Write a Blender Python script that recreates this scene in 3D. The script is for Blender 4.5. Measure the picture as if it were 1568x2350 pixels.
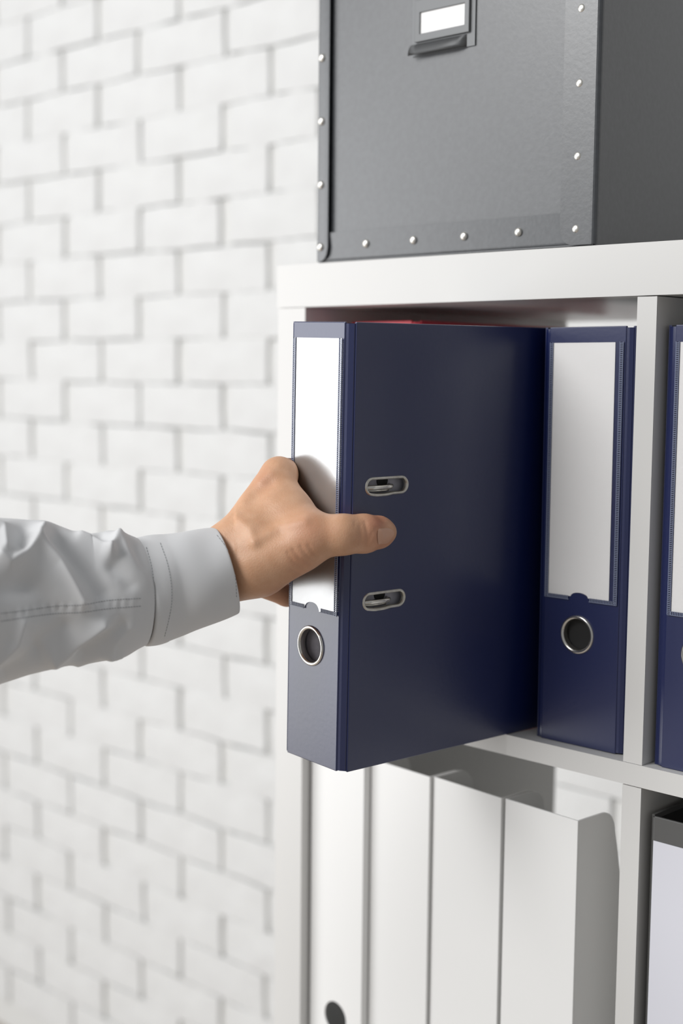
import bpy, bmesh, math, random
import numpy as np
from mathutils import Vector, Matrix
from mathutils.bvhtree import BVHTree

random.seed(7)
np.random.seed(7)
for o in list(bpy.data.objects):
    bpy.data.objects.remove(o)
scene = bpy.context.scene
C = scene.collection

# ------------------------------------------------------------------ camera
# x runs along the shelf front, y goes into the shelf, z is up; z = 0 is the top of the shelf.
CAM = Vector((0.9111, -0.8695, -0.0928))
YAW, PITCH, ROLL, FPX = 0.7615, 0.1005, 0.0103, 3203.0
fw = Vector((-math.sin(YAW) * math.cos(PITCH), math.cos(YAW) * math.cos(PITCH), -math.sin(PITCH)))
rt0 = Vector((math.cos(YAW), math.sin(YAW), 0))
up0 = rt0.cross(fw)
rt = rt0 * math.cos(ROLL) + up0 * math.sin(ROLL)
up = -rt0 * math.sin(ROLL) + up0 * math.cos(ROLL)
cd = bpy.data.cameras.new('camera')
cam = bpy.data.objects.new('camera', cd)
C.objects.link(cam)
cam.matrix_world = Matrix(((rt.x, up.x, -fw.x, CAM.x), (rt.y, up.y, -fw.y, CAM.y), (rt.z, up.z, -fw.z, CAM.z), (0, 0, 0, 1)))
cd.sensor_fit = 'HORIZONTAL'
cd.sensor_width = 24.0
cd.lens = 24.0 * FPX / 1568.0
cd.clip_start = 0.02
cd.dof.use_dof = True
cd.dof.focus_distance = 0.99
cd.dof.aperture_fstop = 3.7
scene.camera = cam

# ------------------------------------------------------------------ light
world = bpy.data.worlds.new('world')
scene.world = world
world.use_nodes = True
bg = world.node_tree.nodes['Background']
bg.inputs[0].default_value = (0.97, 0.985, 1.0, 1)
bg.inputs[1].default_value = 0.29


def area_light(name, loc, target, sx, sy, power, col=(1, 1, 1)):
    l = bpy.data.lights.new(name, 'AREA')
    l.shape = 'RECTANGLE'
    l.size, l.size_y, l.energy, l.color = sx, sy, power, col
    o = bpy.data.objects.new(name, l)
    C.objects.link(o)
    o.location = loc
    d = Vector(target) - Vector(loc)
    o.rotation_euler = d.to_track_quat('-Z', 'Y').to_euler()
    return o


area_light('window_light', (-2.22, -1.84, -0.20), (0.1, 0.0, -0.20), 1.4, 2.2, 41, (0.98, 0.99, 1.0))
area_light('room_light', (-0.85, -2.95, 1.7), (0.0, 0.1, -0.5), 2.0, 1.6, 106, (1.0, 0.995, 0.99))
scene.view_settings.view_transform = 'Standard'
scene.view_settings.look = 'None'
scene.view_settings.gamma = 1.0
scene.view_settings.use_curve_mapping = False
scene.view_settings.exposure = -0.03


# ------------------------------------------------------------------ helpers
def at(px, py, t):
    """world point t metres along the viewing axis behind pixel (px, py)"""
    return CAM + (fw + rt * ((px - 784) / FPX) - up * ((py - 1175) / FPX)) * t


def new_mat(name, col, rough=0.5, metal=0.0, spec=0.5, bump=None, var=None, sss=0.0, coat=0.0):
    m = bpy.data.materials.new(name)
    m.use_nodes = True
    nt = m.node_tree
    b = nt.nodes['Principled BSDF']
    b.inputs['Base Color'].default_value = (*col, 1)
    b.inputs['Roughness'].default_value = rough
    b.inputs['Metallic'].default_value = metal
    b.inputs['Specular IOR Level'].default_value = spec
    b.inputs['Coat Weight'].default_value = coat
    b.inputs['Coat Roughness'].default_value = 0.35
    tc = nt.nodes.new('ShaderNodeTexCoord')
    if var:                                   # (scale, second colour)
        n = nt.nodes.new('ShaderNodeTexNoise')
        n.inputs['Scale'].default_value = var[0]
        n.inputs['Detail'].default_value = 4
        r = nt.nodes.new('ShaderNodeValToRGB')
        r.color_ramp.elements[0].position = 0.35
        r.color_ramp.elements[1].position = 0.68
        r.color_ramp.elements[0].color = (*col, 1)
        r.color_ramp.elements[1].color = (*var[1], 1)
        nt.links.new(tc.outputs['Object'], n.inputs['Vector'])
        nt.links.new(n.outputs['Fac'], r.inputs['Fac'])
        nt.links.new(r.outputs['Color'], b.inputs['Base Color'])
    if bump:                                  # (scale, strength, distance)
        n = nt.nodes.new('ShaderNodeTexNoise')
        n.inputs['Scale'].default_value = bump[0]
        n.inputs['Detail'].default_value = 3
        bp = nt.nodes.new('ShaderNodeBump')
        bp.inputs['Strength'].default_value = bump[1]
        bp.inputs['Distance'].default_value = bump[2]
        nt.links.new(tc.outputs['Object'], n.inputs['Vector'])
        nt.links.new(n.outputs['Fac'], bp.inputs['Height'])
        nt.links.new(bp.outputs['Normal'], b.inputs['Normal'])
    if sss:
        b.inputs['Subsurface Weight'].default_value = sss
        b.inputs['Subsurface Radius'].default_value = (0.9, 0.35, 0.2)
        b.inputs['Subsurface Scale'].default_value = 0.006
    return m


M = {}
M['brick'] = new_mat('white_painted_brick', (0.735, 0.74, 0.735), 0.75, bump=(90, 0.4, 0.0015), var=(14, (0.68, 0.68, 0.675)))
M['mortar'] = new_mat('white_painted_mortar', (0.70, 0.70, 0.685), 0.85, bump=(140, 0.6, 0.002))
M['foil'] = new_mat('white_furniture_foil', (0.70, 0.695, 0.68), 0.36, bump=(60, 0.03, 0.0005))
M['floor'] = new_mat('pale_floor', (0.42, 0.37, 0.32), 0.5, var=(3, (0.37, 0.32, 0.27)))
M['navy'] = new_mat('navy_bookcloth', (0.0045, 0.0115, 0.078), 0.34, spec=0.65, bump=(300, 0.16, 0.0006), coat=0.75)
M['red'] = new_mat('red_bookcloth', (0.72, 0.045, 0.075), 0.4, bump=(420, 0.1, 0.0006))
M['grey'] = new_mat('grey_bookcloth', (0.095, 0.095, 0.093), 0.5, bump=(380, 0.08, 0.0006))
M['lining'] = new_mat('grey_lining_paper', (0.55, 0.54, 0.60), 0.8, var=(160, (0.48, 0.47, 0.52)))
M['spine_lining'] = new_mat('dark_grey_lining_paper', (0.13, 0.12, 0.14), 0.7, var=(200, (0.10, 0.095, 0.11)))
M['dark_lining'] = new_mat('black_lining_paper', (0.015, 0.015, 0.015), 0.7)
M['paper'] = new_mat('white_paper', (0.87, 0.87, 0.87), 0.6)
M['card'] = new_mat('white_label_card', (0.90, 0.89, 0.885), 0.45)
M['cool_card'] = new_mat('bluish_white_card', (0.72, 0.725, 0.79), 0.5)
M['chrome'] = new_mat('nickel_plated_steel', (0.72, 0.70, 0.66), 0.22, metal=1.0)
M['rivet_steel'] = new_mat('satin_nickel_rivet', (0.80, 0.78, 0.73), 0.38, metal=1.0)
M['dullsteel'] = new_mat('worn_nickel_eyelet', (0.60, 0.575, 0.52), 0.36, metal=1.0, var=(300, (0.70, 0.68, 0.63)))
M['boxboard'] = new_mat('grey_paperboard', (0.028, 0.032, 0.038), 0.40, spec=0.9, bump=(300, 0.14, 0.0008), var=(220, (0.040, 0.045, 0.052)), coat=0.8)
M['holder'] = new_mat('grey_metal_holder', (0.17, 0.175, 0.18), 0.4, metal=0.25)
M['card_board'] = new_mat('white_coated_cardboard', (0.88, 0.88, 0.87), 0.5, bump=(50, 0.05, 0.0008))
M['inner_board'] = new_mat('white_inner_cardboard', (0.80, 0.80, 0.78), 0.7)
M['shirt'] = new_mat('white_cotton_shirt', (0.71, 0.715, 0.725), 0.85, bump=(1400, 0.12, 0.0004))
M['thread'] = new_mat('grey_thread', (0.30, 0.31, 0.32), 0.8)


def film_mat():
    m = bpy.data.materials.new('clear_plastic_film')
    m.use_nodes = True
    nt = m.node_tree
    nt.nodes.clear()
    out = nt.nodes.new('ShaderNodeOutputMaterial')
    mix = nt.nodes.new('ShaderNodeMixShader')
    tr = nt.nodes.new('ShaderNodeBsdfTransparent')
    gl = nt.nodes.new('ShaderNodeBsdfGlossy')
    fr = nt.nodes.new('ShaderNodeFresnel')
    fr.inputs['IOR'].default_value = 1.32
    gl.inputs['Roughness'].default_value = 0.22
    nt.links.new(fr.outputs[0], mix.inputs[0])
    nt.links.new(tr.outputs[0], mix.inputs[1])
    nt.links.new(gl.outputs[0], mix.inputs[2])
    nt.links.new(mix.outputs[0], out.inputs[0])
    return m


M['film'] = film_mat()
M['weld'] = new_mat('welded_plastic_seam', (0.22, 0.25, 0.36), 0.3)


def obj(name, bm, mat, parent=None, smooth=False, bevel=None):
    """link a bmesh as one mesh object"""
    if bevel:
        es = [e for e in bm.edges if e.is_manifold and e.calc_face_angle(0) > 0.6]
        bmesh.ops.bevel(bm, geom=es, offset=bevel, segments=2, profile=0.5, affect='EDGES', clamp_overlap=True)
    bmesh.ops.recalc_face_normals(bm, faces=bm.faces)
    me = bpy.data.meshes.new(name)
    bm.to_mesh(me)
    bm.free()
    me.materials.append(M[mat] if isinstance(mat, str) else mat)
    if smooth:
        me.polygons.foreach_set('use_smooth', [True] * len(me.polygons))
    o = bpy.data.objects.new(name, me)
    C.objects.link(o)
    if parent:
        o.parent = parent
    return o


def share(name, me, parent=None, loc=(0, 0, 0)):
    o = bpy.data.objects.new(name, me)
    C.objects.link(o)
    o.location = loc
    o.parent = parent
    return o


def tag(o, label, cat, group=None):
    o['label'] = label
    o['category'] = cat
    if group:
        o['group'] = group
    return o


def thing(name, label, cat, loc=(0, 0, 0), rot=None, group=None):
    o = bpy.data.objects.new(name, None)
    C.objects.link(o)
    o.empty_display_size = 0.05
    if rot is None:
        o.location = loc
    else:
        o.matrix_world = Matrix.Translation(Vector(loc)) @ rot.to_4x4()
    return tag(o, label, cat, group)


def box(bm, x0, x1, y0, y1, z0, z1):
    v = [bm.verts.new(p) for p in [(x0, y0, z0), (x1, y0, z0), (x1, y1, z0), (x0, y1, z0), (x0, y0, z1), (x1, y0, z1), (x1, y1, z1), (x0, y1, z1)]]
    for f in [(0, 3, 2, 1), (4, 5, 6, 7), (0, 1, 5, 4), (1, 2, 6, 5), (2, 3, 7, 6), (3, 0, 4, 7)]:
        bm.faces.new([v[i] for i in f])
    return v


def bx(*a):
    bm = bmesh.new()
    box(bm, *a)
    return bm


def plate(outer, holes, t, plane):
    """flat plate with holes; plane 'xz' (thickness along +y) or 'yz' (thickness along +x)"""
    bm = bmesh.new()
    edges = []

    def P(a, b):
        return (a, 0, b) if plane == 'xz' else (0, a, b)
    for loop in [outer] + list(holes):
        vs = [bm.verts.new(P(*q)) for q in loop]
        edges += [bm.edges.new((vs[i], vs[(i + 1) % len(vs)])) for i in range(len(vs))]
    bmesh.ops.triangle_fill(bm, use_beauty=True, use_dissolve=False, edges=edges)
    r = bmesh.ops.extrude_face_region(bm, geom=bm.faces[:])
    mv = Vector((0, t, 0)) if plane == 'xz' else Vector((t, 0, 0))
    bmesh.ops.translate(bm, vec=mv, verts=[g for g in r['geom'] if isinstance(g, bmesh.types.BMVert)])
    return bm


def circle(cx, cz, r, n=40):
    return [(cx + r * math.cos(2 * math.pi * i / n), cz + r * math.sin(2 * math.pi * i / n)) for i in range(n)]


def tube(bm, pts, r, n=10, closed=False, cap=True):
    """round tube along points; r number or list"""
    pts = [Vector(p) for p in pts]
    k = len(pts)
    rs = r if isinstance(r, (list, tuple)) else [r] * k
    rings = []
    nrm = None
    for i, p in enumerate(pts):
        if closed:
            t = (pts[(i + 1) % k] - pts[i - 1]).normalized()
        else:
            t = (pts[min(i + 1, k - 1)] - pts[max(i - 1, 0)]).normalized()
        if nrm is None:
            nrm = t.orthogonal().normalized()
        nrm = (nrm - t * nrm.dot(t)).normalized()
        bi = t.cross(nrm)
        rings.append([bm.verts.new(p + (nrm * math.cos(2 * math.pi * j / n) + bi * math.sin(2 * math.pi * j / n)) * rs[i]) for j in range(n)])
    m = k if closed else k - 1
    for i in range(m):
        A, B = rings[i], rings[(i + 1) % k]
        for j in range(n):
            bm.faces.new((A[j], A[(j + 1) % n], B[(j + 1) % n], B[j]))
    if cap and not closed:
        bm.faces.new(rings[0][::-1])
        bm.faces.new(rings[-1])
    return rings


# ------------------------------------------------------------------ shelf dimensions (metres)
TT, TL, TD, TS, H, W, DEP = 0.0372, 0.0354, 0.0159, 0.0163, 0.3389, 0.335, 0.400
XD = TL + W                      # left face of the first divider
Z1 = -TT                         # underside of the top board
Z2 = Z1 - H                      # top of the second board
Z3 = Z2 - TS
Z4 = Z3 - H                      # top of the third board
FLOOR = -(2 * TT + 4 * H + 3 * TS)
YW = 0.69                        # face of the brick wall
G = (YW + 0.8695) / 1.2995

# ------------------------------------------------------------------ setting
o = obj('floor', bx(-3.2, 2.6, -3.0, YW + 0.1, FLOOR - 0.05, FLOOR), 'floor')
o['kind'] = 'structure'
wall = obj('wall_back', bx(-3.2, 2.6, YW + 0.007, YW + 0.16, FLOOR, 1.3), 'mortar')
wall['kind'] = 'structure'
wall['label'] = 'white painted brick wall behind the shelving unit'


def brick_mesh(seed, lx, lz, joined=None, ox=0, oz=0):
    rnd = random.Random(seed)
    bm = joined if joined is not None else bmesh.new()
    nx, nz = 5, 3
    grid = {}
    for i in range(nx):
        for j in range(nz):
            x = (i / (nx - 1) - 0.5) * (lx - 0.006)
            z = (j / (nz - 1) - 0.5) * (lz - 0.0035)
            if i in (0, nx - 1):
                x += rnd.uniform(-0.002, 0.002)
            if j in (0, nz - 1):
                z += rnd.uniform(-0.0015, 0.0015)
            grid[i, j] = bm.verts.new((ox + x, rnd.uniform(-0.0012, 0.0012), oz + z))
    for i in range(nx - 1):
        for j in range(nz - 1):
            bm.faces.new((grid[i, j], grid[i + 1, j], grid[i + 1, j + 1], grid[i, j + 1]))
    rim = [(i, 0) for i in range(nx)] + [(nx - 1, 1)] + [(i, nz - 1) for i in range(nx - 1, -1, -1)] + [(0, 1)]
    back = []
    for (i, j) in rim:
        v = grid[i, j].co
        sx = (i / (nx - 1) - 0.5) * 2
        sz = (j / (nz - 1) - 0.5) * 2
        back.append(bm.verts.new((v.x + (0.003 if abs(sx) > .9 else 0) * sx, 0.012 if abs(sx) > .9 else 0.0009, v.z + (0.0017 if abs(sz) > .9 else 0) * sz)))
    n = len(rim)
    for a in range(n):
        b = (a + 1) % n
        bm.faces.new((grid[rim[a]], back[a], back[b], grid[rim[b]]))
    return bm


PITCHX, PITCHZ = 0.187 * G, 0.06376 * G
variants = []
for s in range(10):
    bm = brick_mesh(s, PITCHX - 0.013 + (s % 3 - 1) * 0.004, PITCHZ - 0.0003)
    bmesh.ops.recalc_face_normals(bm, faces=bm.faces)
    me = bpy.data.meshes.new('brick')
    bm.to_mesh(me)
    bm.free()
    me.materials.append(M['brick'])
    variants.append(me)
cells = []
for k in range(-5, 32):
    zc = CAM.z + (0.429 - 0.06376 * k - CAM.z) * G
    if zc - PITCHZ / 2 < FLOOR or zc > 1.25:
        continue
    x0 = CAM.x + ((-0.836 if k % 2 == 0 else -0.742) - CAM.x) * G
    for n in range(-9, 17):
        xc = x0 + (n + 0.5) * PITCHX
        if -3.1 < xc < 2.5:
            cells.append((xc + random.uniform(-0.004, 0.004), zc + random.uniform(-0.002, 0.002)))
cells.sort(key=lambda c: max(abs(c[0] + 0.72) / 1.02, abs(c[1] + 0.43) / 1.10))
for i, (x, z) in enumerate(cells[:300]):
    b = share('brick', random.choice(variants), wall, (x, YW + random.uniform(-0.0009, 0.0009), z))
bm = bmesh.new()
for i, (x, z) in enumerate(cells[300:]):
    brick_mesh(i, PITCHX - 0.013, PITCHZ - 0.0003, bm, x, z)
o = obj('brickwork', bm, 'brick', wall)
o.location = (0, YW, 0)
o['kind'] = 'stuff'

# ------------------------------------------------------------------ shelving unit: two columns, four rows
XR = XD + TD + W + TL            # right outer face
unit = thing('shelving_unit', 'white open cube shelving unit standing in front of the brick wall', 'shelf', (XR / 2, DEP / 2, FLOOR))


def upart(name, *a, bevel=0.0009):
    o = obj(name, bx(*a), 'foil', unit, bevel=bevel)
    o.location = -unit.location
    return o


upart('top_board', 0, XR, 0, DEP, -TT, 0)
upart('bottom_board', 0, XR, 0, DEP, FLOOR, FLOOR + TT)
upart('side_panel', 0.0012, TL, 0.0004, DEP, FLOOR + TT + .0002, Z1 - 0.0004)
upart('side_panel', XR - TL, XR - 0.0012, 0.0004, DEP, FLOOR + TT + .0002, Z1 - 0.0004)
zt = Z1
for row in range(4):
    zb = zt - H
    upart('divider', XD, XD + TD, 0.0006, DEP, zb + 0.0002, zt - 0.0008)
    if row < 3:
        upart('shelf_board', TL + .0003, XR - TL - .0003, 0.0, DEP, zb - TS, zb)
    zt = zb - TS

# ------------------------------------------------------------------ riveted storage box on the shelf
BX0, BX1, BH = 0.048, 0.332, 0.262
sbox = thing('storage_box', 'dark grey riveted paperboard storage box with label holder, on top of the shelf', 'storage box', ((BX0 + BX1) / 2, 0.19, 0.0))
BO = Vector(sbox.location)


def bpart(name, bm, mat='boxboard', smooth=False, bevel=None, parent=None):
    o = obj(name, bm, mat, parent or sbox, smooth, bevel)
    if parent is None:
        o.location = -BO
    return o


FY = 0.0032                       # plane of the front panel
bpart('front_panel', bx(BX0 + .002, BX1 - .002, FY, FY + .0022, 0.0008, BH))
bpart('side_wall', bx(BX1 - .0022, BX1, FY + .001, 0.36, 0.0002, BH), bevel=.0006)
bpart('side_wall', bx(BX0, BX0 + .0022, FY + .001, 0.36, 0.0002, BH), bevel=.0006)
bpart('back_wall', bx(BX0 + .0022, BX1 - .0022, 0.357, 0.36, 0.0005, BH))
bpart('base_panel', bx(BX0 + .0022, BX1 - .0022, FY + .0022, 0.357, 0.0005, 0.0028))
bpart('lid', bx(BX0 - .002, BX1 + .002, FY - .002, 0.362, BH, BH + .004), bevel=.001)


def sheet(profile, zs, cornerfn, th):
    """bent flap: profile(s) -> (x, y) for s in [0,1]; cornerfn(s) -> z start"""
    bm = bmesh.new()
    n = 14
    A, B = [], []
    for i in range(n + 1):
        s = i / n
        x, y = profile(s)
        x2, y2 = profile(min(1, s + 1e-3))
        x1, y1 = profile(max(0, s - 1e-3))
        t = Vector((x2 - x1, y2 - y1)).normalized()
        nn = Vector((-t.y, t.x)) * th
        z0 = cornerfn(s)
        A.append([bm.verts.new((x, y, z)) for z in [z0 + (zs - z0) * j / 8 for j in range(9)]])
        B.append([bm.verts.new((x + nn.x, y + nn.y, z)) for z in [z0 + (zs - z0) * j / 8 for j in range(9)]])
    for i in range(n):
        for j in range(8):
            bm.faces.new((A[i][j], A[i + 1][j], A[i + 1][j + 1], A[i][j + 1]))
            bm.faces.new((B[i][j], B[i][j + 1], B[i + 1][j + 1], B[i + 1][j]))
        bm.faces.new((A[i][0], B[i][0], B[i + 1][0], A[i + 1][0]))
        bm.faces.new((A[i][8], A[i + 1][8], B[i + 1][8], B[i][8]))
    for j in range(8):
        bm.faces.new((A[0][j], A[0][j + 1], B[0][j + 1], B[0][j]))
        bm.faces.new((A[n][j], B[n][j], B[n][j + 1], A[n][j + 1]))
    return bm


LW = 0.0155                       # left flap: free edge stands off the panel
RW = 0.0285


def lprof(s):
    # starts on the left side wall, turns the corner and lifts towards its free edge
    if s < 0.35:
        a = s / 0.35 * math.pi / 2
        return BX0 + 0.003 - 0.003 * math.cos(a), 0.0032 - 0.003 * math.sin(a)
    k = (s - 0.35) / 0.65
    return BX0 + 0.003 + (LW - 0.003) * k, 0.0002 - 0.0012 * k * k


def rprof(s):
    if s < 0.35:
        a = s / 0.35 * math.pi / 2
        return BX1 - 0.003 + 0.003 * math.cos(a) + .0002, 0.0042 - 0.003 * math.sin(a)
    k = (s - 0.35) / 0.65
    return BX1 - 0.003 - (RW - 0.003) * k, 0.0012 - 0.0016 * k


def corner(r, w, prof, edge, sgn):
    def f(s):
        x = prof(s)[0]
        d = (edge - x) * sgn
        d = max(0.0, min(r, r - d))
        return 0.0012 + r - math.sqrt(max(0, r * r - d * d))
    return f


bpart('corner_flap', sheet(lprof, BH, corner(0.012, LW, lprof, BX0 + LW, 1), 0.0011), smooth=False)
bpart('corner_flap', sheet(rprof, BH, corner(0.011, RW, rprof, BX1 - RW, -1), 0.0011), smooth=False)


def bottom_flap():
    bm = bmesh.new()
    prof = [(0.0062, 0.0003)] + [(0.0062 - 0.0040 * math.sin(a), 0.0043 - 0.0040 * math.cos(a)) for a in [i * math.pi / 16 for i in range(1, 9)]] + [(0.0006, 0.0252)]
    rows = []
    for x in (BX0 + 0.006, BX1 - 0.020):
        rows.append(([bm.verts.new((x, y, z)) for y, z in prof], [bm.verts.new((x, y + 0.0011, z + (0.0008 if i < 6 else 0))) for i, (y, z) in enumerate(prof)]))
    (a0, b0), (a1, b1) = rows
    n = len(prof)
    for i in range(n - 1):
        bm.faces.new((a0[i], a1[i], a1[i + 1], a0[i + 1]))
        bm.faces.new((b0[i], b0[i + 1], b1[i + 1], b1[i]))
        bm.faces.new((a0[i], a0[i + 1], b0[i + 1], b0[i]))
        bm.faces.new((a1[i], b1[i], b1[i + 1], a1[i + 1]))
    bm.faces.new((a0[-1], a1[-1], b1[-1], b0[-1]))
    bm.faces.new((a0[0], b0[0], b1[0], a1[0]))
    return bm


bpart('bottom_flap', bottom_flap())
bm = bmesh.new()
prof = [(0.0, -0.0018), (0.0013, -0.0017), (0.0024, -0.0013), (0.0031, -0.0007), (0.0034, 0.0), (0.0034, 0.0006)]
n = 16
apex = bm.verts.new((0, prof[0][1], 0))
prev = None
for r_, y in prof[1:]:
    ring = [bm.verts.new((r_ * math.cos(2 * math.pi * j / n), y, r_ * math.sin(2 * math.pi * j / n))) for j in range(n)]
    for j in range(n):
        if prev is None:
            bm.faces.new((apex, ring[j], ring[(j + 1) % n]))
        else:
            bm.faces.new((prev[j], ring[j], ring[(j + 1) % n], prev[(j + 1) % n]))
    prev = ring
rivet0 = obj('rivet', bm, 'rivet_steel', sbox, smooth=True)
rspots = [(0.0540, z, -0.0004) for z in (0.0135, 0.0662, 0.1195, 0.1723, 0.225)] + [(0.3167, z, 0.0002) for z in (0.0128, 0.0651, 0.1171, 0.1698, 0.2225)] + [(x, 0.0138, 0.0010) for x in (0.1061, 0.1585, 0.2109, 0.2637)]
for i, (x, z, y) in enumerate(rspots):
    o = rivet0 if i == 0 else share('rivet', rivet0.data, sbox)
    o.location = Vector((x, y, z)) - BO

# label holder: stamped plate, raised window frame, pull lip, white card
HX0, HX1, HZ0, HZ1 = 0.1535, 0.2175, 0.1590, 0.2060
hold = bpart('label_holder', plate([(HX0, HZ0), (HX1, HZ0), (HX1, HZ1), (HX0, HZ1)], [], 0.0011, 'xz'), 'holder')
hold.location = Vector((0, FY - 0.0012, 0)) - BO
fr = plate([(HX0 + .004, HZ0 + .0105), (HX1 - .0045, HZ0 + .0105), (HX1 - .0045, HZ1 - .004), (HX0 + .004, HZ1 - .004)],
           [[(0.1628, 0.1755), (0.2083, 0.1755), (0.2083, 0.1920), (0.1628, 0.1920)]], 0.0022, 'xz')
o = obj('window_frame', fr, 'holder', hold, bevel=0.0005)
o.location = (0, -0.0022, 0)
bm = bmesh.new()                  # curved pull lip below the window
rows = []
for i in range(9):
    k = i / 8
    x = HX0 + 0.0002 + (HX1 - HX0 - 0.008) * k
    out = 0.0062 * (1 - max(0, (k - 0.72) / 0.28) ** 2)
    rows.append([bm.verts.new((x, -out * math.sin(j / 6 * math.pi / 2) * 0.9, HZ0 + 0.0095 - 0.0085 * (1 - math.cos(j / 6 * math.pi / 2)) - 0.001 * j / 6)) for j in range(7)])
for i in range(8):
    for j in range(6):
        bm.faces.new((rows[i][j], rows[i][j + 1], rows[i + 1][j + 1], rows[i + 1][j]))
r = bmesh.ops.solidify(bm, geom=bm.faces[:], thickness=0.0006)
obj('pull_lip', bm, 'holder', hold, smooth=True)
o = obj('label_card', bx(0.1600, 0.2110, -0.0009, -0.0004, 0.1735, 0.1965), 'card', hold)
o['label'] = 'blank white card in the holder window'


# ------------------------------------------------------------------ lever arch binders
def stadium(cy, cz, L, hgt, bulge=0.0, n=10):
    r = hgt / 2
    pts = []
    for i in range(n + 1):
        a = -math.pi / 2 + math.pi * i / n
        pts.append((cy + L / 2 - r + r * math.cos(a), cz + r * math.sin(a)))
    for i in range(n + 1):
        a = math.pi / 2 + math.pi * i / n
        pts.append((cy - L / 2 + r + r * math.cos(a), cz + r * math.sin(a)))
    if bulge:
        m = 10
        for i in range(1, m):
            y = cy - L / 2 + r + (L - 2 * r) * i / m
            k = i / m
            pts.append((y, cz - r - bulge * (1 / (1 + math.exp((k - 0.62) * 26))) * min(1, k * 6)))
    return pts


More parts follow.
